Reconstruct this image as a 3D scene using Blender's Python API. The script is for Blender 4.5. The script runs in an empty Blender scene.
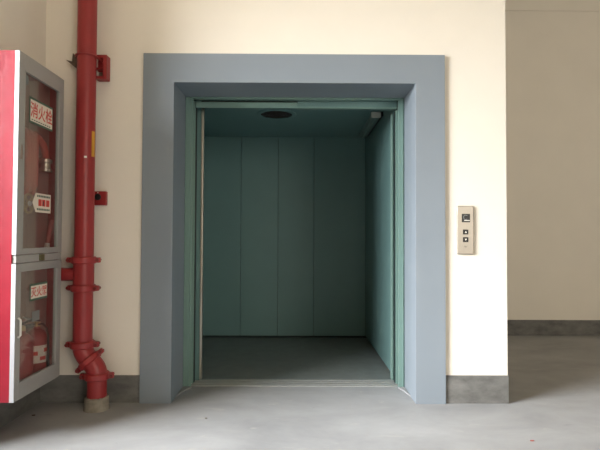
import bpy, bmesh, math, random
from mathutils import Matrix, Vector, Euler
from math import pi, sin, cos, radians, atan

random.seed(7)
S = bpy.context.scene
C = S.collection

# ------------------------------------------------------------------ camera, world, lights, exposure
EYE = 1.07
cd = bpy.data.cameras.new('camera')
cd.sensor_width = 36.0
cd.lens = 490.0 / 600.0 * 36.0
cd.clip_start = 0.05
cam = bpy.data.objects.new('camera', cd)
C.objects.link(cam)
cam.matrix_world = (Matrix.Translation((0, 0, EYE))
                    @ Matrix.Rotation(-atan(3 / 490), 4, 'Z')
                    @ Matrix.Rotation(pi / 2 + atan(12 / 490), 4, 'X')
                    @ Matrix.Rotation(0.004, 4, 'Z'))
S.camera = cam

w = bpy.data.worlds.new('daylight')
S.world = w
w.use_nodes = True
bg = w.node_tree.nodes['Background']
bg.inputs['Color'].default_value = (0.80, 0.90, 1.0, 1)
bg.inputs['Strength'].default_value = 1.0


def area(name, loc, target, sx, sy, watts, col):
    l = bpy.data.lights.new(name, 'AREA')
    l.shape = 'RECTANGLE'
    l.size, l.size_y = sx, sy
    l.energy = watts
    l.color = col
    o = bpy.data.objects.new(name, l)
    C.objects.link(o)
    o.location = loc
    d = Vector(target) - Vector(loc)
    o.rotation_euler = d.to_track_quat('-Z', 'Y').to_euler()
    return o


# cool sky light coming in through the wide entrance on the left, behind the camera
area('entrance_daylight', (-8.0, -0.9, 4.0), (-2.8, 1.0, 1.4), 5.0, 4.4, 4450, (0.97, 0.985, 1.0))
# added warm fill lamp behind the camera on the right, lifts the recess
area('rear_fill', (4.2, -5.8, 2.0), (2.2, 4.0, 2.0), 3.0, 2.8, 225, (1.0, 0.94, 0.84))
# sun on the forecourt outside; it runs along the facade and does not enter the room
sd = bpy.data.lights.new('sun', 'SUN')
sd.energy = 4.0
sd.angle = radians(0.5)
sd.color = (1.0, 0.93, 0.82)
sun = bpy.data.objects.new('sun', sd)
C.objects.link(sun)
sun.rotation_euler = (radians(38), 0, radians(2))

S.view_settings.view_transform = 'Standard'
S.view_settings.look = 'None'
S.view_settings.gamma = 1.0
S.view_settings.use_curve_mapping = False
S.view_settings.exposure = 0.0


# ------------------------------------------------------------------ materials
def srgb(r, g, b):
    def f(c):
        c /= 255.0
        return c / 12.92 if c <= 0.04045 else ((c + 0.055) / 1.055) ** 2.4
    return (f(r), f(g), f(b), 1.0)


def mat(name, col, rough=0.6, metal=0.0, var=0.0, vscale=6.0, bump=0.0, bscale=60.0, spec=0.5,
        stretch=(1, 1, 1), col2=None, coat=0.0):
    m = bpy.data.materials.new(name)
    m.use_nodes = True
    nt = m.node_tree
    p = nt.nodes['Principled BSDF']
    p.inputs['Roughness'].default_value = rough
    p.inputs['Metallic'].default_value = metal
    p.inputs['Specular IOR Level'].default_value = spec
    p.inputs['Coat Weight'].default_value = coat
    p.inputs['Base Color'].default_value = col
    tc = nt.nodes.new('ShaderNodeTexCoord')
    mp = nt.nodes.new('ShaderNodeMapping')
    mp.inputs['Scale'].default_value = stretch
    nt.links.new(tc.outputs['Object'], mp.inputs['Vector'])
    if var > 0 or col2:
        n = nt.nodes.new('ShaderNodeTexNoise')
        n.inputs['Scale'].default_value = vscale
        n.inputs['Detail'].default_value = 6
        n.inputs['Roughness'].default_value = 0.6
        nt.links.new(mp.outputs['Vector'], n.inputs['Vector'])
        r = nt.nodes.new('ShaderNodeValToRGB')
        r.color_ramp.elements[0].position = 0.32
        r.color_ramp.elements[1].position = 0.68
        if col2:
            a, b = col, col2
        else:
            a = tuple(c * (1 - var) for c in col[:3]) + (1,)
            b = tuple(min(1, c * (1 + var)) for c in col[:3]) + (1,)
        r.color_ramp.elements[0].color = a
        r.color_ramp.elements[1].color = b
        nt.links.new(n.outputs['Fac'], r.inputs['Fac'])
        nt.links.new(r.outputs['Color'], p.inputs['Base Color'])
    if bump > 0:
        n2 = nt.nodes.new('ShaderNodeTexNoise')
        n2.inputs['Scale'].default_value = bscale
        n2.inputs['Detail'].default_value = 4
        nt.links.new(mp.outputs['Vector'], n2.inputs['Vector'])
        b = nt.nodes.new('ShaderNodeBump')
        b.inputs['Strength'].default_value = bump
        b.inputs['Distance'].default_value = 0.01
        nt.links.new(n2.outputs['Fac'], b.inputs['Height'])
        nt.links.new(b.outputs['Normal'], p.inputs['Normal'])
    return m


def glass_mat():
    m = bpy.data.materials.new('door_glass')
    m.use_nodes = True
    nt = m.node_tree
    for n in list(nt.nodes):
        nt.nodes.remove(n)
    out = nt.nodes.new('ShaderNodeOutputMaterial')
    mix = nt.nodes.new('ShaderNodeMixShader')
    lw = nt.nodes.new('ShaderNodeLayerWeight')      # Schlick reflectance of a thin pane, same from both sides
    lw.inputs['Blend'].default_value = 0.5
    pw = nt.nodes.new('ShaderNodeMath')
    pw.operation = 'POWER'
    pw.inputs[1].default_value = 4.0
    ma = nt.nodes.new('ShaderNodeMath')
    ma.operation = 'MULTIPLY_ADD'
    ma.inputs[1].default_value = 0.92
    ma.inputs[2].default_value = 0.05
    nt.links.new(lw.outputs['Facing'], pw.inputs[0])
    nt.links.new(pw.outputs[0], ma.inputs[0])
    t = nt.nodes.new('ShaderNodeBsdfTransparent')
    t.inputs['Color'].default_value = (0.95, 0.95, 0.94, 1)
    g = nt.nodes.new('ShaderNodeBsdfGlossy')
    g.inputs['Roughness'].default_value = 0.08
    d = nt.nodes.new('ShaderNodeBsdfDiffuse')       # dust film that also stands in for the brownish reflection veil
    d.inputs['Color'].default_value = srgb(190, 176, 166)
    dm = nt.nodes.new('ShaderNodeMixShader')
    tc = nt.nodes.new('ShaderNodeTexCoord')
    no = nt.nodes.new('ShaderNodeTexNoise')
    no.inputs['Scale'].default_value = 4.0
    no.inputs['Detail'].default_value = 3.0
    mr = nt.nodes.new('ShaderNodeMapRange')
    mr.inputs['From Min'].default_value = 0.3
    mr.inputs['From Max'].default_value = 0.7
    mr.inputs['To Min'].default_value = 0.03
    mr.inputs['To Max'].default_value = 0.09
    nt.links.new(tc.outputs['Object'], no.inputs['Vector'])
    nt.links.new(no.outputs['Fac'], mr.inputs['Value'])
    nt.links.new(mr.outputs['Result'], dm.inputs['Fac'])
    nt.links.new(t.outputs[0], dm.inputs[1])
    nt.links.new(d.outputs[0], dm.inputs[2])
    nt.links.new(ma.outputs[0], mix.inputs['Fac'])
    nt.links.new(dm.outputs[0], mix.inputs[1])
    nt.links.new(g.outputs[0], mix.inputs[2])
    nt.links.new(mix.outputs[0], out.inputs['Surface'])
    return m


def concrete():
    m = bpy.data.materials.new('concrete_floor')
    m.use_nodes = True
    nt = m.node_tree
    p = nt.nodes['Principled BSDF']
    p.inputs['Roughness'].default_value = 0.62
    p.inputs['Specular IOR Level'].default_value = 0.35
    tc = nt.nodes.new('ShaderNodeTexCoord')

    def noise(scale, detail, st, lo, hi, a, b):
        mp = nt.nodes.new('ShaderNodeMapping')
        mp.inputs['Scale'].default_value = st
        nt.links.new(tc.outputs['Object'], mp.inputs['Vector'])
        n = nt.nodes.new('ShaderNodeTexNoise')
        n.inputs['Scale'].default_value = scale
        n.inputs['Detail'].default_value = detail
        n.inputs['Roughness'].default_value = 0.62
        n.inputs['Distortion'].default_value = 0.4
        nt.links.new(mp.outputs['Vector'], n.inputs['Vector'])
        r = nt.nodes.new('ShaderNodeValToRGB')
        r.color_ramp.elements[0].position = lo
        r.color_ramp.elements[1].position = hi
        r.color_ramp.elements[0].color = a
        r.color_ramp.elements[1].color = b
        nt.links.new(n.outputs['Fac'], r.inputs['Fac'])
        return n, r

    n1, r1 = noise(1.3, 8, (1, 1.6, 1), 0.3, 0.72, srgb(142, 143, 144), srgb(170, 171, 172))
    n2, r2 = noise(4.5, 8, (1, 2.2, 1), 0.62, 0.78, (0, 0, 0, 1), (1, 1, 1, 1))
    n3, r3 = noise(7.0, 6, (0.8, 2.0, 1), 0.66, 0.74, (0, 0, 0, 1), (1, 1, 1, 1))
    mA = nt.nodes.new('ShaderNodeMix')
    mA.data_type = 'RGBA'
    nt.links.new(r2.outputs['Color'], mA.inputs['Factor'])
    nt.links.new(r1.outputs['Color'], mA.inputs['A'])
    mA.inputs['B'].default_value = srgb(176, 174, 170)
    mB = nt.nodes.new('ShaderNodeMix')
    mB.data_type = 'RGBA'
    mu = nt.nodes.new('ShaderNodeMath')
    mu.operation = 'MULTIPLY'
    mu.inputs[1].default_value = 0.45
    nt.links.new(r3.outputs['Color'], mu.inputs[0])
    nt.links.new(mu.outputs[0], mB.inputs['Factor'])
    nt.links.new(mA.outputs['Result'], mB.inputs['A'])
    mB.inputs['B'].default_value = srgb(116, 114, 110)
    nt.links.new(mB.outputs['Result'], p.inputs['Base Color'])
    b = nt.nodes.new('ShaderNodeBump')
    b.inputs['Strength'].default_value = 0.12
    b.inputs['Distance'].default_value = 0.01
    nt.links.new(n2.outputs['Fac'], b.inputs['Height'])
    nt.links.new(b.outputs['Normal'], p.inputs['Normal'])
    return m


M = {
    'wall': mat('cream_wall_paint', srgb(238, 231, 218), 0.8, var=0.018, vscale=2.2, bump=0.05, bscale=90, spec=0.25),
    'ceil': mat('ceiling_paint', srgb(236, 226, 208), 0.9),
    'floor': concrete(),
    'ground': mat('forecourt_paving', srgb(214, 196, 168), 0.85, var=0.05, vscale=1.5),
    'base': mat('cement_skirting', srgb(92, 91, 88), 0.7, vscale=7, col2=srgb(124, 123, 119), bump=0.12, bscale=40,
                stretch=(1, 1, 2.0)),
    'surround': mat('blue_grey_paint', srgb(132, 141, 149), 0.5, var=0.02, vscale=3, bump=0.02, bscale=80, spec=0.4),
    'teal': mat('teal_enamel', srgb(106, 138, 136), 0.42, var=0.03, vscale=4, spec=0.5),
    'teal_trim': mat('teal_door_enamel', srgb(118, 146, 138), 0.4, var=0.03, vscale=6, spec=0.5),
    'teal_dark': mat('teal_seam', srgb(26, 42, 42), 0.6),
    'carfloor': mat('car_floor_plate', srgb(120, 126, 124), 0.5, var=0.10, vscale=9, bump=0.05),
    'steel': mat('brushed_steel', srgb(196, 190, 178), 0.32, 0.9, var=0.04, vscale=30, stretch=(1, 1, 8)),
    'faceplate': mat('champagne_steel', srgb(160, 152, 140), 0.36, 0.5, var=0.05, vscale=60, stretch=(8, 1, 1)),
    'alu': mat('sill_aluminium', srgb(188, 190, 188), 0.4, 0.5, var=0.06, vscale=20),
    'black': mat('black_plastic', srgb(24, 22, 22), 0.4),
    'lcd': mat('lcd_grey', srgb(120, 122, 120), 0.4),
    'pale': mat('pale_print', srgb(222, 218, 208), 0.6),
    'red': mat('red_pipe_paint', srgb(150, 42, 43), 0.40, var=0.07, vscale=9, bump=0.05, bscale=50, spec=0.5),
    'boltred': mat('dark_red_bolt', srgb(120, 38, 36), 0.5, 0.2),
    'leafred': mat('dry_leaf', srgb(176, 92, 80), 0.8),
    'redcab': mat('red_cabinet_paint', srgb(146, 34, 50), 0.26, var=0.06, vscale=12, bump=0.18, bscale=16, spec=0.6),
    'reddark': mat('red_inner_paint', srgb(138, 14, 30), 0.5),
    'liner': mat('cabinet_liner', srgb(150, 112, 106), 0.7, var=0.10, vscale=8),
    'doorgrey': mat('grey_aluminium_frame', srgb(168, 166, 162), 0.40, 0.15, var=0.02, vscale=20),
    'edge': mat('bright_aluminium_edge', srgb(184, 185, 190), 0.35, 0.15),
    'glass': glass_mat(),
    'sticker': mat('sticker_white', srgb(232, 220, 204), 0.5),
    'green': mat('sticker_green', srgb(74, 96, 78), 0.6),
    'redink': mat('sticker_red_ink', srgb(206, 62, 48), 0.5),
    'mortar': mat('mortar', srgb(120, 113, 102), 0.95, vscale=16, col2=srgb(160, 152, 138), bump=0.6, bscale=30),
    'rust': mat('dark_angle_iron', srgb(96, 78, 66), 0.7, 0.3, var=0.2, vscale=30),
    'brass': mat('brass', srgb(186, 158, 112), 0.3, 0.85),
    'hose': mat('red_hose_canvas', srgb(186, 86, 74), 0.85, var=0.08, vscale=40, bump=0.2, bscale=120),
    'yellow': mat('yellow_sticker', srgb(206, 150, 48), 0.5),
    'zinc': mat('zinc_bolt', srgb(170, 150, 140), 0.4, 0.7),
    'chrome': mat('white_handle', srgb(236, 234, 230), 0.3, 0.2),
    'lampwhite': mat('lamp_plastic', srgb(206, 210, 204), 0.5),
    'lampbody': mat('lamp_body_enamel', srgb(112, 136, 132), 0.45),
    'vent': mat('vent_mesh_dark', srgb(58, 50, 46), 0.7, var=0.2, vscale=40),
    'brasslock': mat('lock_brass', srgb(116, 112, 78), 0.4, 0.5),
    'hole': mat('bracket_opening_grey', srgb(140, 126, 108), 0.9, var=0.15, vscale=40),
}


# ------------------------------------------------------------------ mesh helpers
class MB:
    """collects shapes into one bmesh with several materials"""

    def __init__(self):
        self.bm = bmesh.new()
        self.mats = []

    def mi(self, m):
        m = M[m] if isinstance(m, str) else m
        if m not in self.mats:
            self.mats.append(m)
        return self.mats.index(m)

    def _take(self, src, m, mtx=None):
        i = self.mi(m)
        if mtx is not None:
            src.transform(mtx)
        vm = {v: self.bm.verts.new(v.co) for v in src.verts}
        for f in src.faces:
            try:
                nf = self.bm.faces.new([vm[v] for v in f.verts])
                nf.material_index = i
                nf.smooth = True
            except ValueError:
                pass
        src.free()
        return self

    def box(self, x0, x1, y0, y1, z0, z1, m, bev=0.0, mtx=None, seg=2):
        b = bmesh.new()
        bmesh.ops.create_cube(b, size=1)
        for v in b.verts:
            v.co = Vector(((x0 + x1) / 2 + v.co.x * (x1 - x0), (y0 + y1) / 2 + v.co.y * (y1 - y0),
                           (z0 + z1) / 2 + v.co.z * (z1 - z0)))
        if bev > 0:
            bmesh.ops.bevel(b, geom=b.edges[:], offset=bev, segments=seg, affect='EDGES', profile=0.5)
        return self._take(b, m, mtx)

    def prism(self, pts, axis, a, b_, m, bev=0.0, mtx=None):
        """closed outline pts (2D) extruded along axis from a to b_"""
        b = bmesh.new()

        def P(u, v, t):
            return {'X': (t, u, v), 'Y': (u, t, v), 'Z': (u, v, t)}[axis]
        lo = [b.verts.new(P(u, v, a)) for u, v in pts]
        hi = [b.verts.new(P(u, v, b_)) for u, v in pts]
        n = len(pts)
        b.faces.new(lo)
        b.faces.new(hi[::-1])
        for i in range(n):
            j = (i + 1) % n
            b.faces.new([lo[j], lo[i], hi[i], hi[j]])
        bmesh.ops.recalc_face_normals(b, faces=b.faces[:])
        if bev > 0:
            bmesh.ops.bevel(b, geom=b.edges[:], offset=bev, segments=2, affect='EDGES', profile=0.5)
        return self._take(b, m, mtx)

    def lathe(self, prof, m, mtx=None, n=32):
        """prof: list of (r, z), revolved about Z"""
        b = bmesh.new()
        rings = []
        for r, z in prof:
            if r < 1e-6:
                rings.append([b.verts.new((0, 0, z))])
            else:
                rings.append([b.verts.new((r * cos(2 * pi * k / n), r * sin(2 * pi * k / n), z)) for k in range(n)])
        for A, B in zip(rings, rings[1:]):
            for k in range(n):
                q = (k + 1) % n
                vs = [A[k % len(A)], A[q % len(A)], B[q % len(B)], B[k % len(B)]]
                u = []
                for v in vs:
                    if v not in u:
                        u.append(v)
                if len(u) > 2:
                    b.faces.new(u)
        bmesh.ops.recalc_face_normals(b, faces=b.faces[:])
        return self._take(b, m, mtx)

    def tube(self, pts, r, m, n=16, closed=False, flat=1.0):
        b = bmesh.new()
        pts = [Vector(p) for p in pts]
        N = len(pts)
        rings = []
        up = Vector((0, 0, 1))
        prev = None
        for i, p in enumerate(pts):
            if closed:
                t = (pts[(i + 1) % N] - pts[i - 1]).normalized()
            else:
                t = (pts[min(i + 1, N - 1)] - pts[max(i - 1, 0)]).normalized()
            if prev is None:
                a = up if abs(t.dot(up)) < 0.9 else Vector((0, 1, 0))
                u = t.cross(a).normalized()
            else:
                u = (prev - t * prev.dot(t)).normalized()
            prev = u
            v = t.cross(u)
            rr = r[i] if isinstance(r, (list, tuple)) else r
            rings.append([b.verts.new(p + (u * cos(2 * pi * k / n) + v * sin(2 * pi * k / n) * flat) * rr)
                          for k in range(n)])
        pairs = list(zip(rings, rings[1:]))
        if closed:
            pairs.append((rings[-1], rings[0]))
        for A, B in pairs:
            for k in range(n):
                q = (k + 1) % n
                b.faces.new([A[k], A[q], B[q], B[k]])
        if not closed:
            b.faces.new(rings[0][::-1])
            b.faces.new(rings[-1])
        bmesh.ops.recalc_face_normals(b, faces=b.faces[:])
        return self._take(b, m)

    def text(self, body, size, m, mtx, depth=0.0004, sx=1.0, bold=0.0):
        c = bpy.data.curves.new('letters', 'FONT')
        c.body = body
        c.size = size
        c.extrude = depth
        c.offset = bold
        c.align_x = 'CENTER'
        c.align_y = 'CENTER'
        o = bpy.data.objects.new('letters', c)
        C.objects.link(o)
        bpy.context.view_layer.update()
        dg = bpy.context.evaluated_depsgraph_get()
        me = bpy.data.meshes.new_from_object(o.evaluated_get(dg))
        b = bmesh.new()
        b.from_mesh(me)
        xs = [v.co.x for v in b.verts]
        ys = [v.co.y for v in b.verts]
        if xs:
            cx, cy = (min(xs) + max(xs)) / 2, (min(ys) + max(ys)) / 2
            for v in b.verts:
                v.co.x = (v.co.x - cx) * sx
                v.co.y -= cy
        bpy.data.objects.remove(o)
        bpy.data.curves.remove(c)
        bpy.data.meshes.remove(me)
        return self._take(b, m, mtx)

    def build(self, name, parent=None, loc=None, sharp=35):
        me = bpy.data.meshes.new(name)
        if loc is not None:
            self.bm.transform(Matrix.Translation(-Vector(loc)))
        self.bm.to_mesh(me)
        self.bm.free()
        for m in self.mats:
            me.materials.append(m)
        me.set_sharp_from_angle(angle=radians(sharp))
        o = bpy.data.objects.new(name, me)
        C.objects.link(o)
        wn = o.modifiers.new('weighted_normals', 'WEIGHTED_NORMAL')
        wn.keep_sharp = True
        if loc is not None:
            o.location = loc
        if parent is not None:
            base = parent
            off = Vector((0, 0, 0))
            while base is not None:
                off += base.location
                base = base.parent
            o.parent = parent
            o.location = o.location - off
        return o


def tag(o, label, cat, group=None):
    o['label'] = label
    o['category'] = cat
    if group:
        o['group'] = group
    return o


def thing(name, label, cat, loc, group=None):
    o = bpy.data.objects.new(name, None)
    o.empty_display_size = 0.1
    C.objects.link(o)
    o.location = loc
    return tag(o, label, cat, group)


def struct(o):
    o['kind'] = 'structure'
    return o


# ------------------------------------------------------------------ the setting
WY = 3.19            # face of the elevator wall
JY = 3.50            # back of the wall / start of the landing door frame
LX = -1.65           # left wall face
PX = 1.369            # right-hand corner of the elevator wall
RY = 5.39            # recessed wall on the right
TOP = 4.2

struct(MB().box(-3.2, 9, -6.2, 3.537, -0.12, 0.0, 'floor').box(PX - 0.1, 9, 3.537, 5.6, -0.12, 0.0, 'floor').build('floor'))
struct(MB().box(-14, -3.2, -8, 8, -0.14, -0.02, 'ground').build('ground'))
struct(MB().box(-3.2, 9.2, -6.2, 5.7, TOP, TOP + 0.2, 'ceil').build('ceiling'))

b = MB().prism([(LX - 0.2, 0), (-1.0053, 0), (-1.0053, 2.2643), (0.9623, 2.2643), (0.9623, 0), (PX, 0), (PX, TOP), (LX - 0.2, TOP)],
               'Y', WY, JY, 'wall')
struct(b.build('wall_back'))
struct(MB().box(PX - 0.1, PX, JY, RY, 0, TOP, 'wall').build('wall_shaft'))
struct(MB().box(LX - 0.2, LX, 2.46, WY, 0, TOP, 'wall').build('wall_left'))
struct(MB().box(PX, 9, RY, RY + 0.2, 0, 3.6, 'wall').box(PX, 9, RY - 0.012, RY + 0.2, 3.6, TOP, 'wall', 0.004)
       .build('wall_recess'))
struct(MB().box(9, 9.2, -6.2, RY + 0.2, 0, TOP, 'wall').build('wall_right'))
struct(MB().box(-3.0, 9, -6.2, -6.0, 0, TOP, 'wall').build('wall_front'))
struct(MB().box(-3.0, -2.8, -6.2, 0.0, 0, TOP, 'wall').box(-3.0, -2.8, 2.3, 2.66, 0, TOP, 'wall')
       .box(-3.0, -2.8, 0.0, 2.3, 2.9, TOP, 'wall').box(-3.0, -2.8, 0.0, 2.3, 0, 1.0, 'wall').build('wall_entrance'))
struct(MB().box(-3.0, LX - 0.2, 2.46, 2.66, 0, TOP, 'wall').build('wall_side'))
# shaft enclosure behind the elevator
struct(MB().box(-1.6, -1.45, JY, RY, 0, TOP, 'base').box(-1.45, PX - 0.1, RY, RY + 0.2, 0, TOP, 'base').build('wall_hoistway'))

BH = 0.175
struct(MB().box(LX, -1.006, WY - 0.008, WY + 0.01, 0, BH, 'base', 0.002).build('baseboard_back'))
struct(MB().box(0.963, PX + 0.004, WY - 0.008, WY + 0.01, 0, BH + 0.004, 'base', 0.002)
       .box(PX, PX + 0.008, WY, RY, 0, BH, 'base', 0.002).build('baseboard_corner'))
struct(MB().box(LX, LX + 0.008, 2.46, WY - 0.008, 0, BH, 'base', 0.002).build('baseboard_left'))
struct(MB().box(PX + 0.008, 9, RY - 0.01, RY, 0, 0.17, 'base', 0.002).build('baseboard_recess'))

# ------------------------------------------------------------------ painted door surround
OX0, OX1, OZ = -1.005, 0.962, 2.264
IX0, IX1, IZ = -0.803, 0.768, 2.073
b = MB().prism([(OX0, 0), (IX0, 0), (IX0, IZ), (IX1, IZ), (IX1, 0), (OX1, 0), (OX1, OZ), (OX0, OZ)],
               'Y', WY - 0.022, JY, 'surround', 0.0025)
tag(b.build('door_surround'), 'wide blue-grey painted surround framing the open elevator doorway', 'door frame')

# ------------------------------------------------------------------ landing door frame (teal)
f = thing('elevator_door_frame', 'pale teal enamel inner door frame with header inside the blue-grey surround', 'door frame', (0, JY, 0))
# left jamb : stepped profile
b = MB().prism([(-0.86, 3.5008), (-0.764, 3.5008), (-0.764, 3.515), (-0.750, 3.515), (-0.750, 3.535), (-0.86, 3.535)],
               'Z', 0.002, 2.12, 'teal_trim', 0.002)
b.box(-0.800, -0.790, 3.496, 3.504, 0.002, 2.066, 'teal_trim', 0.002)
b.build('jamb', f)
b = MB().prism([(0.83, 3.502), (0.727, 3.502), (0.727, 3.535), (0.83, 3.535)], 'Z', 0.002, 2.12, 'teal_trim', 0.002)
b.box(0.752, 0.762, 3.496, 3.504, 0.002, 2.066, 'teal_trim', 0.002)
b.build('jamb', f)
b = MB().box(-0.79, 0.765, 3.5005, 3.534, 2.060, 2.12, 'teal_trim', 0.002)
b.box(-0.735, 0.727, 3.56, 3.60, 2.022, 2.16, 'teal', 0.002)
b.box(-0.004, 0.727, 3.553, 3.602, 2.010, 2.022, 'teal_trim', 0.002)
b.build('header', f)
b = MB().box(-0.735, -0.004, 3.537, 3.552, 2.006, 2.047, 'teal_trim', 0.0015)
b.box(-0.70, 0.0, 3.552, 3.56, 2.047, 2.06, 'teal_dark')
b.build('hanger_cover', f)

# sliding door leaves, parked open to either side
dl = thing('elevator_door', 'teal landing door leaf slid open at the left jamb', 'elevator door', (-0.95, 3.57, 0.012), 'parked landing door leaves')
MB().box(-1.25, -0.7425, 3.556, 3.590, 0.012, 2.055, 'teal_trim', 0.004).build('leaf', dl)
MB().box(-0.7425, -0.736, 3.560, 3.586, 0.02, 2.05, 'teal_dark', 0.002).build('rubber_edge', dl)
dr = thing('elevator_door', 'teal landing door leaf slid open at the right jamb', 'elevator door', (0.95, 3.57, 0.012), 'parked landing door leaves')
MB().box(0.7165, 1.24, 3.556, 3.590, 0.012, 2.0, 'teal_trim', 0.004).build('leaf', dr)
MB().box(0.7105, 0.7165, 3.560, 3.586, 0.02, 1.99, 'teal_dark', 0.002).build('rubber_edge', dr)
dc = thing('car_door', 'car door leaf parked on the left with a bright steel closing edge', 'elevator door', (-0.95, 3.66, 0.012), 'parked car door leaves')
MB().box(-1.25, -0.716, 3.640, 3.672, 0.012, 2.045, 'teal', 0.004).build('leaf', dc)
MB().box(-0.716, -0.699, 3.634, 3.676, 0.02, 2.04, 'steel', 0.003).build('closing_edge', dc)
dc = thing('car_door', 'car door leaf parked on the right with a plain teal closing edge', 'elevator door', (0.95, 3.66, 0.012), 'parked car door leaves')
MB().box(0.716, 1.24, 3.640, 3.672, 0.012, 2.0, 'teal', 0.004).build('leaf', dc)
MB().box(0.700, 0.716, 3.634, 3.676, 0.02, 1.99, 'teal_trim', 0.003).build('closing_edge', dc)

# sill with running grooves
sl = MB()
for y0, y1 in ((3.537, 3.566), (3.582, 3.612), (3.628, 3.650), (3.664, 3.700)):
    sl.box(-0.80, 0.76, y0, y1, -0.03, 0.006, 'alu', 0.001)
sl.box(-0.80, 0.76, 3.537, 3.700, -0.04, -0.012, 'alu')
tag(sl.build('elevator_sill'), 'grooved metal threshold across the elevator doorway floor', 'threshold')
# cement fillets at the feet of the reveal
for x0, x1, lb in ((-0.803, -0.74, 'small cement fillet at the foot of the left reveal'), (0.768, 0.72, 'small cement fillet at the foot of the right reveal')):
    b = MB().prism([(x0 + (x1 - x0) * 0.02, 3.30), (x0 + (x1 - x0) * 0.5, 3.42), (x1, 3.495), (x0 + (x1 - x0) * 0.02, 3.495)], 'Z', 0.0, 0.012, 'floor', 0.003)
    tag(b.build('cement_fillet'), lb, 'cement fillet')

# ------------------------------------------------------------------ elevator car
CY0, CY1 = 3.705, 5.192
CL, CR, CT = -1.06, 0.727, 2.133
car = thing('elevator_car', 'dark teal panelled elevator car standing open behind the doorway', 'elevator car', (-0.16, 4.45, -0.05))
MB().box(CL - 0.05, CR + 0.05, CY0, CY1 + 0.05, -0.06, 0.004, 'carfloor').build('car_floor', car)
MB().box(CL - 0.05, CR + 0.05, CY0, CY1 + 0.05, CT, CT + 0.05, 'teal').build('car_ceiling', car)
seams = [CL, -0.995 + 0.40, -0.201, 0.180, CR]
for x0, x1 in zip(seams, seams[1:]):
    MB().box(x0 + 0.0015, x1 - 0.0015, CY1, CY1 + 0.025, 0.03, CT, 'teal', 0.003).build('back_panel', car)
MB().box(CL - 0.04, CR + 0.04, CY1 + 0.028, CY1 + 0.05, 0.0, CT, 'teal_dark').build('back_lining', car)
ys = [3.705, 4.20, 4.70, CY1]
for y0, y1 in zip(ys, ys[1:]):
    MB().box(CR, CR + 0.025, y0 + 0.0015, y1 - 0.0015, 0.03, CT, 'teal', 0.003).build('side_panel', car)
    MB().box(CL - 0.025, CL, y0 + 0.0015, y1 - 0.0015, 0.03, CT, 'teal', 0.003).build('side_panel', car)
MB().box(CR + 0.027, CR + 0.045, CY0, CY1 + 0.028, 0.0, CT, 'teal_dark').build('side_lining', car)
MB().box(CL - 0.045, CL - 0.027, CY0, CY1 + 0.028, 0.0, CT, 'teal_dark').build('side_lining', car)
MB().box(CL - 0.04, -0.72, CY0 - 0.02, CY0 + 0.02, 0.0, CT, 'teal').build('front_return', car)

# ventilation grille
v = thing('ceiling_vent', 'round dark ventilation grille on the elevator car ceiling', 'vent', (-0.182, 4.22, CT))
T = Matrix.Translation((-0.182, 4.22, CT)) @ Matrix.Diagonal((1, 1, -1, 1))
MB().lathe([(0.172, 0), (0.172, 0.005), (0.162, 0.009), (0.136, 0.008), (0.136, 0.0)], 'teal', T, 40).build('rim', v)
b = MB()
for k in range(1, 5):
    r = 0.027 * k
    b.lathe([(r - 0.006, 0.004), (r - 0.006, 0.009), (r + 0.006, 0.009), (r + 0.006, 0.004)], 'vent', T, 32)
for k in range(4):
    b.box(-0.135, 0.135, -0.004, 0.004, 0.003, 0.007, 'vent', mtx=T @ Matrix.Rotation(pi * k / 4, 4, 'Z'))
b.build('grille', v)
MB().lathe([(0, 0.001), (0.137, 0.001), (0.137, 0.003), (0, 0.003)], 'black', T, 32).build('backing', v)

# tube light (off)
tl = thing('ceiling_light', 'unlit tube light batten along the right edge of the car ceiling', 'light', (0.667, 4.5, CT))
MB().box(0.632, 0.702, 4.14, 4.93, CT - 0.045, CT - 0.001, 'lampbody', 0.006).build('batten', tl)
MB().box(0.624, 0.706, 4.115, 4.14, CT - 0.050, CT - 0.001, 'lampwhite', 0.008).build('end_cap', tl)
MB().box(0.632, 0.702, 4.93, 4.95, CT - 0.055, CT - 0.001, 'lampbody', 0.008).build('end_cap', tl)
MB().tube([(0.667, 4.138, CT - 0.046), (0.667, 4.932, CT - 0.052)], 0.010, 'lampbody', 16).build('tube', tl)
MB().box(0.708, 0.7255, 4.115, 4.95, CT - 0.034, CT - 0.001, 'black', 0.002).build('cable_channel', tl)

# ------------------------------------------------------------------ call panel
cp = thing('call_panel', 'champagne metal elevator call panel on the cream wall right of the doorway', 'call panel', (1.104, WY, 1.118))
px0, px1, pz0, pz1 = 1.051, 1.157, 0.962, 1.277
FY = WY - 0.016
MB().box(px0, px1, FY, WY, pz0, pz1, 'faceplate', 0.005, seg=3).build('faceplate', cp)
TX = lambda x, z, y: Matrix.Translation((x, y, z)) @ Matrix.Rotation(pi / 2, 4, 'X')
b = MB().box(1.079, 1.133, FY - 0.002, FY + 0.002, 1.170, 1.225, 'black', 0.002)
dsp = b.build('display', cp)
g = MB()
ar = [(1.092 + 0.012 + 0.014 * cos(radians(a)), 1.202 + 0.014 * sin(radians(a))) for a in range(50, 320, 15)]
g.tube([(x, FY - 0.0022, z) for x, z in ar], 0.0022, 'lcd', 6)
g.box(1.094, 1.130, FY - 0.0035, FY - 0.001, 1.179, 1.1845, 'pale', 0.0005)
g.build('indicator', dsp)
for zc, up, lb in ((1.107, 1, 'up arrow button'), (1.057, -1, 'down arrow button')):
    bt = MB().box(1.086, 1.121, FY - 0.004, FY + 0.002, zc - 0.016, zc + 0.016, 'black', 0.003).build('button', cp)
    bt['label'] = lb
    MB().prism([(1.0965, zc - 0.006 * up), (1.1105, zc - 0.006 * up), (1.1035, zc + 0.007 * up)], 'Y', FY - 0.0055, FY - 0.003, 'pale').build('arrow', bt)
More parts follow.
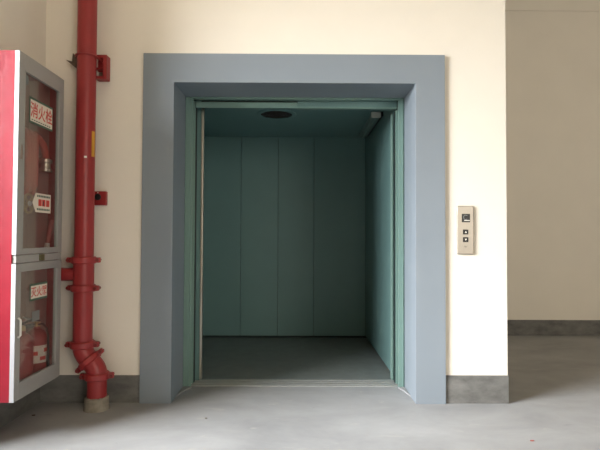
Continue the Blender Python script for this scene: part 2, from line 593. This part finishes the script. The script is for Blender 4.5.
MB().lathe([(0, 0), (0.007, 0), (0.007, 0.003), (0.005, 0.004), (0, 0.004)], 'steel', TX(1.105, 1.014, FY + 0.0005), 20).build('key_switch', cp)

cp.location.x -= 0.009

# ------------------------------------------------------------------ fire riser pipe
RX, RYp = -1.330, 3.072
BX = -1.237
PR = 0.0575
rp = thing('fire_riser_pipe', 'thick red fire riser pipe with bolted couplings left of the doorway', 'pipe', (BX, RYp, 0))
MB().tube([(RX, RYp, 0.40), (RX, RYp, TOP - 0.002)], PR, 'red', 40).build('pipe', rp)
MB().tube([(BX, RYp, 0.06), (BX, RYp, 0.21)], PR, 'red', 40).build('pipe', rp)


def bez(p0, p1, p2, p3, n=14):
    out = []
    for i in range(n + 1):
        t = i / n
        out.append(p0 * (1 - t) ** 3 + p1 * 3 * t * (1 - t) ** 2 + p2 * 3 * t * t * (1 - t) + p3 * t ** 3)
    return out


mid = Vector(((RX + BX) / 2, RYp, 0.297))
dm = Vector((0.62, 0, -0.78)).normalized()
MB().tube(bez(Vector((RX, RYp, 0.40)), Vector((RX, RYp, 0.345)), mid - dm * 0.03, mid), PR * 1.03, 'red', 40).build('elbow', rp)
MB().tube(bez(mid, mid + dm * 0.03, Vector((BX, RYp, 0.255)), Vector((BX, RYp, 0.205))), PR * 1.03, 'red', 40).build('elbow', rp)


def coupling(c, axis, ang, hw=0.022):
    """grooved coupling: two-part ring with ears and bolts. axis: ring axis; ang: turns ears about the axis"""
    q = Vector((0, 0, 1)).rotation_difference(axis.normalized()).to_matrix().to_4x4()
    T = Matrix.Translation(c) @ q @ Matrix.Rotation(ang, 4, 'Z')
    b = MB().lathe([(PR - 0.004, -hw), (PR + 0.010, -hw), (PR + 0.017, -hw * 0.7), (PR + 0.017, hw * 0.7), (PR + 0.010, hw),
                    (PR - 0.004, hw)], 'red', T, 40)
    for s in (-1, 1):
        ear = [(s * u, v) for u, v in ((0.055, -0.030), (0.084, -0.018), (0.096, -0.017), (0.101, -0.010), (0.101, 0.010), (0.096, 0.017), (0.084, 0.018), (0.055, 0.030))]
        b.prism(ear, 'Z', -hw * 0.75, hw * 0.75, 'red', 0.005, T)
    k = b.build('coupling', rp)
    for s in (-1, 1):
        R = T @ Matrix.Translation((s * 0.088, 0, 0)) @ Matrix.Rotation(pi / 2, 4, 'X')
        MB().lathe([(0, -0.034), (0.010, -0.034), (0.010, -0.022), (0.006, -0.022), (0.006, 0.022), (0.011, 0.022), (0.011, 0.032), (0, 0.032)],
                   'boltred', R, 6).build('bolt', k)


Zax = Vector((0, 0, 1))
coupling((RX, RYp, 0.921), Zax, 0.10)
coupling((RX, RYp, 0.747), Zax, -0.10)
coupling((RX, RYp, 0.398), Zax, 0.05)
coupling(mid, Vector((-0.66, 0, 0.75)), 0.12, 0.020)
coupling((BX, RYp, 0.205), Zax, 0.15)
# tee body and branch into the cabinet
pts = [Vector((RX, RYp, 0.832)), Vector((-1.44, RYp, 0.832))] + bez(Vector((-1.46, RYp, 0.832)), Vector((-1.53, RYp, 0.832)), Vector((-1.54, RYp, 0.832)), Vector((-1.54, 3.018, 0.832)), 8)
b = MB().tube([(RX, RYp, 0.765), (RX, RYp, 0.90)], PR + 0.004, 'red', 40)
b.build('tee', rp)
MB().tube(pts, 0.041, 'red', 28).build('branch_pipe', rp)
b = MB().lathe([(0, 0.0), (0.078, 0.0), (0.074, 0.04), (0.070, 0.074), (0.0575, 0.078), (0, 0.078)], 'mortar', Matrix.Translation((BX, RYp, 0.0)), 36)
for vtx in b.bm.verts:
    if vtx.co.z > 0.005:
        vtx.co += Vector((random.uniform(-1, 1), random.uniform(-1, 1), random.uniform(-1, 1))) * 0.003
mb = b.build('mortar_base', rp)
mb['label'] = 'rough grey mortar collar at the floor'
# stickers and paint chip wrapped on the pipe
def wrap(a0, a1, z0, z1, m, name, lb):
    b = bmesh.new()
    n = 8
    lo, hi = [], []
    for i in range(n + 1):
        a = a0 + (a1 - a0) * i / n
        lo.append(b.verts.new((RX + (PR + 0.0008) * cos(a), RYp + (PR + 0.0008) * sin(a), z0)))
        hi.append(b.verts.new((RX + (PR + 0.0008) * cos(a), RYp + (PR + 0.0008) * sin(a), z1)))
    for i in range(n):
        b.faces.new([lo[i], lo[i + 1], hi[i + 1], hi[i]])
    mm = MB()
    mm._take(b, m)
    o = mm.build(name, rp)
    o['label'] = lb
wrap(radians(-30), radians(-2), 1.565, 1.725, 'yellow', 'sticker', 'narrow yellow sticker on the right side')
wrap(radians(-74), radians(-58), 1.553, 1.565, 'pale', 'paint_chip', 'small white chip in the red paint')

# pipe bracket on the wall
br = thing('pipe_bracket', 'red bracket with dark angle iron clamping the riser pipe to the wall', 'bracket', (-1.33, WY, 2.16))
b = MB().prism([(-1.30, 2.079), (-1.226, 2.079), (-1.226, 2.236), (-1.30, 2.236), (-1.30, 2.215), (-1.252, 2.215), (-1.252, 2.098), (-1.30, 2.098)],
               'Y', 3.125, WY, 'red', 0.004)
b.box(-1.30, -1.252, WY - 0.02, WY - 0.001, 2.140, 2.215, 'red', 0.003)
b.box(-1.33, -1.245, 3.14, 3.165, 2.145, 2.158, 'red', 0.003)
b.build('plate', br)
MB().box(-1.30, -1.25, WY - 0.006, WY - 0.0005, 2.10, 2.138, 'hole').build('wall_patch', br)  # thin grey-brown patch on the wall inside the bracket opening
b = MB().prism([(-1.496, 2.207), (-1.455, 2.196), (-1.45, 2.250), (-1.425, 2.222), (-1.33, 2.225), (-1.33, 2.19), (-1.385, 2.18), (-1.425, 2.150)],
               'Y', 3.140, 3.172, 'rust', 0.002)
b.build('angle_iron', br)
arc = [(RX - 0.064, 3.165, 2.20)] + [(RX + 0.064 * cos(a), RYp + 0.064 * sin(a), 2.20) for a in [pi + pi * i / 16 for i in range(17)]] + [(RX + 0.064, 3.165, 2.20)]
MB().tube(arc, 0.0055, 'red', 10).build('u_bolt', br)

# fire alarm call point
fa = thing('fire_alarm_box', 'small square red alarm box with black button just right of the pipe', 'alarm box', (-1.27, WY, 1.315))
MB().box(-1.318, -1.231, WY - 0.03, WY, 1.270, 1.360, 'red', 0.005).build('housing', fa)
b = MB().lathe([(0, 0), (0.021, 0), (0.021, 0.006), (0.017, 0.010), (0, 0.010)], 'black', TX(-1.284, 1.322, WY - 0.0295), 28)
b.build('button', fa)
MB().lathe([(0, 0), (0.004, 0), (0.003, 0.002), (0, 0.002)], 'pale', TX(-1.284, 1.351, WY - 0.0295), 12).build('indicator_lamp', fa)

# ------------------------------------------------------------------ hydrant cabinet on the left wall
X0, DX = LX, -1.462          # back of the cabinet, back of the door
GX = -1.440                  # door face
Y0, Y1, Z0, Z1 = 2.523, 3.012, 0.220, 2.032
hc = thing('hydrant_cabinet', 'red fire hydrant cabinet with two grey-framed glass doors on the left wall', 'cabinet', (LX, (Y0 + Y1) / 2, Z0))
t = 0.012
b = MB()
b.box(X0, DX, Y0, Y0 + t, Z0, Z1, 'redcab', 0.002)
b.box(X0, DX, Y1 - t, Y1, Z0, Z1, 'redcab', 0.002)
b.box(X0, DX, Y0 + t, Y1 - t, Z0, Z0 + t, 'redcab')
b.box(X0, DX, Y0 + t, Y1 - t, Z1 - t, Z1, 'redcab')
b.build('body', hc)
b = MB().box(X0 + 0.001, X0 + 0.006, Y0 + t, Y1 - t, Z0 + t, Z1 - t, 'liner')
b.box(X0 + 0.006, -1.492, Y1 - t - 0.004, Y1 - t, Z0 + t, Z1 - t, 'liner')
b.build('lining', hc)
MB().box(-1.512, DX, Y1 - t - 0.02, Y1 - t, Z0 + t, Z1 - t, 'reddark', 0.002).build('inner_post', hc)
MB().box(X0 + 0.006, DX - 0.002, Y0 + t, Y1 - t - 0.02, 0.925, 0.945, 'liner', 0.002).build('shelf', hc)


def frame(z0, z1, gy0, gy1, gz0, gz1, lb):
    b = MB()
    # rails and stiles around the pane
    b.box(DX, GX, Y0 + 0.004, gy0, z0, z1, 'doorgrey', 0.002)
    b.box(DX, GX, gy1, Y1 - 0.002, z0, z1, 'doorgrey', 0.002)
    b.box(DX, GX, gy0, gy1, z0, gz0, 'doorgrey', 0.0005)
    b.box(DX, GX, gy0, gy1, gz1, z1, 'doorgrey', 0.0005)
    # raised bead round the glass
    for a in ((gy0 - 0.002, gy0 + 0.004, gz0, gz1), (gy1 - 0.004, gy1 + 0.002, gz0, gz1), (gy0, gy1, gz0 - 0.002, gz0 + 0.004), (gy0, gy1, gz1 - 0.004, gz1 + 0.002)):
        b.box(GX - 0.008, GX + 0.003, a[0], a[1], a[2], a[3], 'doorgrey', 0.001)
    d = b.build('door', hc)
    d['label'] = lb
    MB().box(GX - 0.011, GX - 0.007, gy0 - 0.003, gy1 + 0.003, gz0 - 0.003, gz1 + 0.003, 'glass').build('glass_pane', d)
    MB().box(DX, GX + 0.001, Y0, Y0 + 0.004, z0, z1, 'edge', 0.001).build('door_edge', d)
    return d


dU = frame(0.972, Z1, 2.578, 2.960, 1.000, 1.945, 'tall upper glass door')
dL = frame(Z0, 0.926, 2.566, 2.960, 0.305, 0.886, 'lower glass door')
b = MB().box(DX, GX - 0.001, Y0 + 0.006, Y1 - 0.004, 0.929, 0.969, 'doorgrey', 0.002)
b.build('middle_rail', hc)
lk = MB().box(GX - 0.004, GX + 0.006, 2.752, 2.800, 0.931, 0.967, 'brasslock', 0.002).build('latch', hc)
kl = MB().prism([(2.547, 1.47), (2.562, 1.47), (2.565, 1.50), (2.562, 1.545), (2.556, 1.55), (2.550, 1.51)], 'X', GX - 0.002, GX + 0.004, 'zinc', 0.001).build('keyhole_plate', dU)
hd = MB().tube([(GX + 0.002, 2.552, 0.545), (GX + 0.014, 2.552, 0.555), (GX + 0.014, 2.552, 0.635), (GX + 0.002, 2.552, 0.645)], 0.0055, 'chrome', 10).build('handle', dL)

# stickers on the glass; local frame: text runs along +Y (away from camera), up is +Z, faces +X
def SM(y, z, x=GX - 0.0055):
    return Matrix(((0, 0, 1, x), (1, 0, 0, y), (0, 1, 0, z), (0, 0, 0, 1)))


def sticker(door, y0, y1, z0, z1, body, size, sx, bars):
    b = MB()
    b.box(GX - 0.0072, GX - 0.0066, y0 - 0.012, y1 + 0.006, z0 - 0.012, z1 + 0.012, 'green')
    b.box(GX - 0.0068, GX - 0.0060, y0, y1, z0, z1, 'sticker')
    b.text(body, size, 'redink', SM((y0 + y1) / 2, (z0 + z1) / 2 + (0.006 if not bars else 0.0)), 0.0003, sx, 0.012 * size)
    if not bars:
        for k in range(9):   # row of tiny dashes under the characters
            ya = y0 + 0.012 + k * (y1 - y0 - 0.024) / 9
            b.box(GX - 0.0062, GX - 0.0056, ya, ya + 0.014, z0 + 0.006, z0 + 0.012, 'green')
    o = b.build('sticker', door)
    return o


sticker(dU, 2.648, 2.882, 1.696, 1.814, '消火栓', 0.088, 0.90, False)['label'] = 'white sign with three red characters'
sticker(dL, 2.684, 2.853, 0.726, 0.796, '灭火器', 0.058, 0.98, True)['label'] = 'white sign with three red characters'
# pentagon notice
b = MB().prism([(2.682, 1.254), (2.717, 1.309), (2.880, 1.309), (2.880, 1.202), (2.717, 1.202)], 'X', GX - 0.0072, GX - 0.0064, 'sticker')
for z in (1.288, 1.214):
    for k in range(8):
        ya = 2.73 + k * 0.018
        b.box(GX - 0.0066, GX - 0.0058, ya, ya + 0.013, z, z + 0.011, 'green')
for k, ya in enumerate((2.745, 2.785, 2.83)):
    b.box(GX - 0.0066, GX - 0.0058, ya, ya + 0.034, 1.238, 1.276, 'redink', 0.0002)
b.box(GX - 0.0060, GX - 0.0052, 2.792, 2.802, 1.240, 1.268, 'black')
b.build('notice', dU)['label'] = 'white arrow-shaped notice with red and green print'
b = MB().lathe([(0, 0), (0.019, 0), (0.019, 0.0008), (0, 0.0008)], 'lcd', SM(2.606, 1.905, GX - 0.0072) @ Matrix.Diagonal((1, 1.5, 1, 1)), 24)  # flat pale grey oval mark on the upper pane
b.build('sticker', dU)['label'] = 'small pale oval mark'
b = MB().box(GX - 0.0072, GX - 0.0064, 2.700, 2.776, 0.600, 0.655, 'lcd')
b.build('sticker', dL)['label'] = 'plain grey square sticker'

# ---- contents: things of their own
# folded hose hanging in the upper compartment
b = MB()
for k in range(5):
    y = 2.79 + k * 0.024
    zt, zb = 1.66 - 0.012 * (k % 2), 1.33 + 0.02 * ((k * 2) % 3)
    pts = []
    for i in range(12):
        a = pi * i / 11
        pts.append((-1.555 + 0.018 * cos(a), y, zt + 0.018 * sin(a)))
    for i in range(12):
        a = pi + pi * i / 11
        pts.append((-1.555 + 0.018 * cos(a), y, zb + 0.018 * sin(a)))
    b.tube(pts, 0.011, 'hose', 10, True)
hz = thing('fire_hose', 'folded red fire hose hanging behind the upper cabinet glass', 'hose', (-1.555, 2.84, 1.5))
b.build('hose_folds', hz)
b = MB().tube([(-1.60, 2.77, 1.683), (-1.60, 2.905, 1.683)], 0.006, 'zinc', 10)
for y in (2.77, 2.905):
    b.tube([(-1.60, y, 1.683), (X0 + 0.005, y, 1.683)], 0.006, 'zinc', 8)
b.tube([(-1.60, 2.838, 1.683), (-1.555, 2.838, 1.683)], 0.006, 'zinc', 8)
b.tube([(-1.555, 2.775, 1.683), (-1.555, 2.90, 1.683)], 0.006, 'zinc', 8)
b.build('hanger', hz)

# hose coupling with its jacket
hcpl = thing('hose_coupling', 'pale metal hose coupling below the character sign in the cabinet', 'coupling', (-1.512, 2.945, 1.455))
b = MB().lathe([(0, 0), (0.034, 0), (0.034, 0.018), (0.028, 0.022), (0.028, 0.05), (0.036, 0.054), (0.036, 0.072), (0.02, 0.078), (0, 0.078)], 'steel',
               Matrix.Translation((-1.512, 2.945, 1.455)), 24)
b.build('collar', hcpl)
MB().tube([(-1.512, 2.945, 1.53), (-1.515, 2.945, 1.57), (-1.53, 2.945, 1.62), (-1.56, 2.945, 1.66), (-1.60, 2.945, 1.68), (-1.642, 2.945, 1.68)], 0.020, 'hose', 14).build('hose_tail', hcpl)

# hydrant valve with brass handwheel
hv = thing('hydrant_valve', 'brass hydrant valve with spoked handwheel in the upper cabinet', 'valve', (-1.56, 2.752, 1.25))
b = MB().tube([(X0 + 0.006, 2.752, 1.252), (-1.545, 2.752, 1.252)], 0.030, 'red', 20)
b.tube([(-1.585, 2.752, 1.252), (-1.585, 2.752, 1.15)], 0.027, 'red', 20)
b.build('valve_body', hv)
MB().tube([(-1.585, 2.752, 1.152), (-1.585, 2.752, 1.135), (-1.585, 2.752, 1.134), (-1.585, 2.752, 1.115), (-1.585, 2.752, 1.114), (-1.585, 2.752, 1.06)],
          [0.034, 0.034, 0.026, 0.026, 0.020, 0.020], 'brass', 20).build('outlet', hv)
hw = MB()
hw.tube([(-1.545, 2.752, 1.252), (-1.50, 2.752, 1.252)], 0.009, 'brass', 12)
ring = [(-1.505, 2.752 + 0.052 * cos(2 * pi * i / 28), 1.252 + 0.052 * sin(2 * pi * i / 28)) for i in range(28)]
hw.tube(ring, 0.006, 'brass', 8, True)
for k in range(4):
    a = pi / 4 + k * pi / 2
    hw.tube([(-1.505, 2.752, 1.252), (-1.505, 2.752 + 0.05 * cos(a), 1.252 + 0.05 * sin(a))], 0.006, 'brass', 8)
hw.lathe([(0, 0), (0.016, 0), (0.014, 0.008), (0, 0.010)], 'pale', SM(2.752, 1.252, -1.502), 16)
hw.build('handwheel', hv)

# hose nozzle leaning
p0, p1 = Vector((-1.502, 2.938, 0.947)), Vector((-1.478, 2.955, 1.165))
d = p1 - p0
hn = thing('hose_nozzle', 'red and white hose nozzle leaning in the corner above the middle rail', 'nozzle', p0)
MB().tube([p0 + d * 0.36, p0 + d * 0.8, p0 + d], [0.013, 0.016, 0.018], 'red', 16).build('barrel', hn)
MB().tube([p0, p0 + d * 0.03, p0 + d * 0.37], [0.013, 0.015, 0.014], 'pale', 16).build('tip', hn)


def extinguisher(y, x, lb, ang):
    e = thing('fire_extinguisher', lb, 'fire extinguisher', (x, y, Z0 + t), 'extinguishers in the lower cabinet')
    T = Matrix.Translation((x, y, Z0 + t)) @ Matrix.Rotation(ang, 4, 'Z')
    R = 0.062
    MB().lathe([(0, 0), (R - 0.006, 0), (R, 0.006), (R, 0.235), (R * 0.92, 0.262), (R * 0.62, 0.285), (0.020, 0.295), (0.018, 0.31), (0, 0.31)], 'red', T, 36).build('cylinder', e)
    b = bmesh.new()
    n = 14
    lo, hi = [], []
    for i in range(n + 1):
        a = radians(-75 + 150 * i / n)
        lo.append(b.verts.new(((R + 0.0008) * cos(a), (R + 0.0008) * sin(a), 0.105)))
        hi.append(b.verts.new(((R + 0.0008) * cos(a), (R + 0.0008) * sin(a), 0.205)))
    for i in range(n):
        b.faces.new([lo[i], lo[i + 1], hi[i + 1], hi[i]])
    lbm = MB()
    lbm._take(b, 'sticker', T)
    for i, zz in ((-35, 0.15), (5, 0.12), (25, 0.165)):
        a = radians(i)
        lbm.box(R - 0.004, R + 0.0025, -0.016, 0.016, zz, zz + 0.022, 'redink', 0.001, T @ Matrix.Rotation(a, 4, 'Z'))
    lbm.build('label_wrap', e)['label'] = 'white paper label with red blocks'
    b = MB().box(-0.018, 0.018, -0.015, 0.015, 0.305, 0.335, 'brass', 0.004, T)
    vh = b.build('valve_head', e)
    MB().prism([(0.01, 0.335), (0.02, 0.345), (-0.075, 0.372), (-0.08, 0.362)], 'Y', -0.009, 0.009, 'black', 0.002,
               T @ Matrix.Rotation(pi / 2, 4, 'Z')).build('lever', vh)
    MB().prism([(0.005, 0.318), (0.005, 0.328), (-0.07, 0.325), (-0.07, 0.315)], 'Y', -0.008, 0.008, 'black', 0.002,
               T @ Matrix.Rotation(pi / 2, 4, 'Z')).build('carry_handle', vh)
    MB().tube([T @ Vector(p) for p in ((0.018, 0, 0.32), (0.04, 0.012, 0.325), (0.056, 0.03, 0.30), (0.062, 0.034, 0.25), (0.062, 0.036, 0.15), (0.060, 0.036, 0.06))],
              [0.006, 0.006, 0.006, 0.006, 0.007, 0.009], 'black', 10).build('discharge_hose', e)


extinguisher(2.765, -1.54, 'nearer plain red extinguisher behind the lower cabinet glass', radians(150))
extinguisher(2.90, -1.525, 'farther red extinguisher with white label behind the lower cabinet glass', radians(-35))


# ------------------------------------------------------------------ scraps on the floor
def scrap(name, x, y, size, m, lb):
    n = 9
    pts = [(x + size * random.uniform(0.6, 1.2) * cos(2 * pi * k / n) * 1.5, y + size * random.uniform(0.6, 1.2) * sin(2 * pi * k / n)) for k in range(n)]
    b = MB().prism(pts, 'Z', 0.0005, 0.004, m, 0.0005)
    tag(b.build(name), lb, 'litter')


scrap('leaf_scrap', 1.243, 2.602, 0.007, 'leafred', 'tiny reddish scrap on the concrete floor at lower right')
scrap('dark_scrap', -1.563, 2.957, 0.008, 'rust', 'tiny dark scrap on the floor below the hydrant cabinet')
scrap('grey_scrap', -0.531, 2.914, 0.007, 'mortar', 'tiny grey mortar crumb on the floor before the doorway')
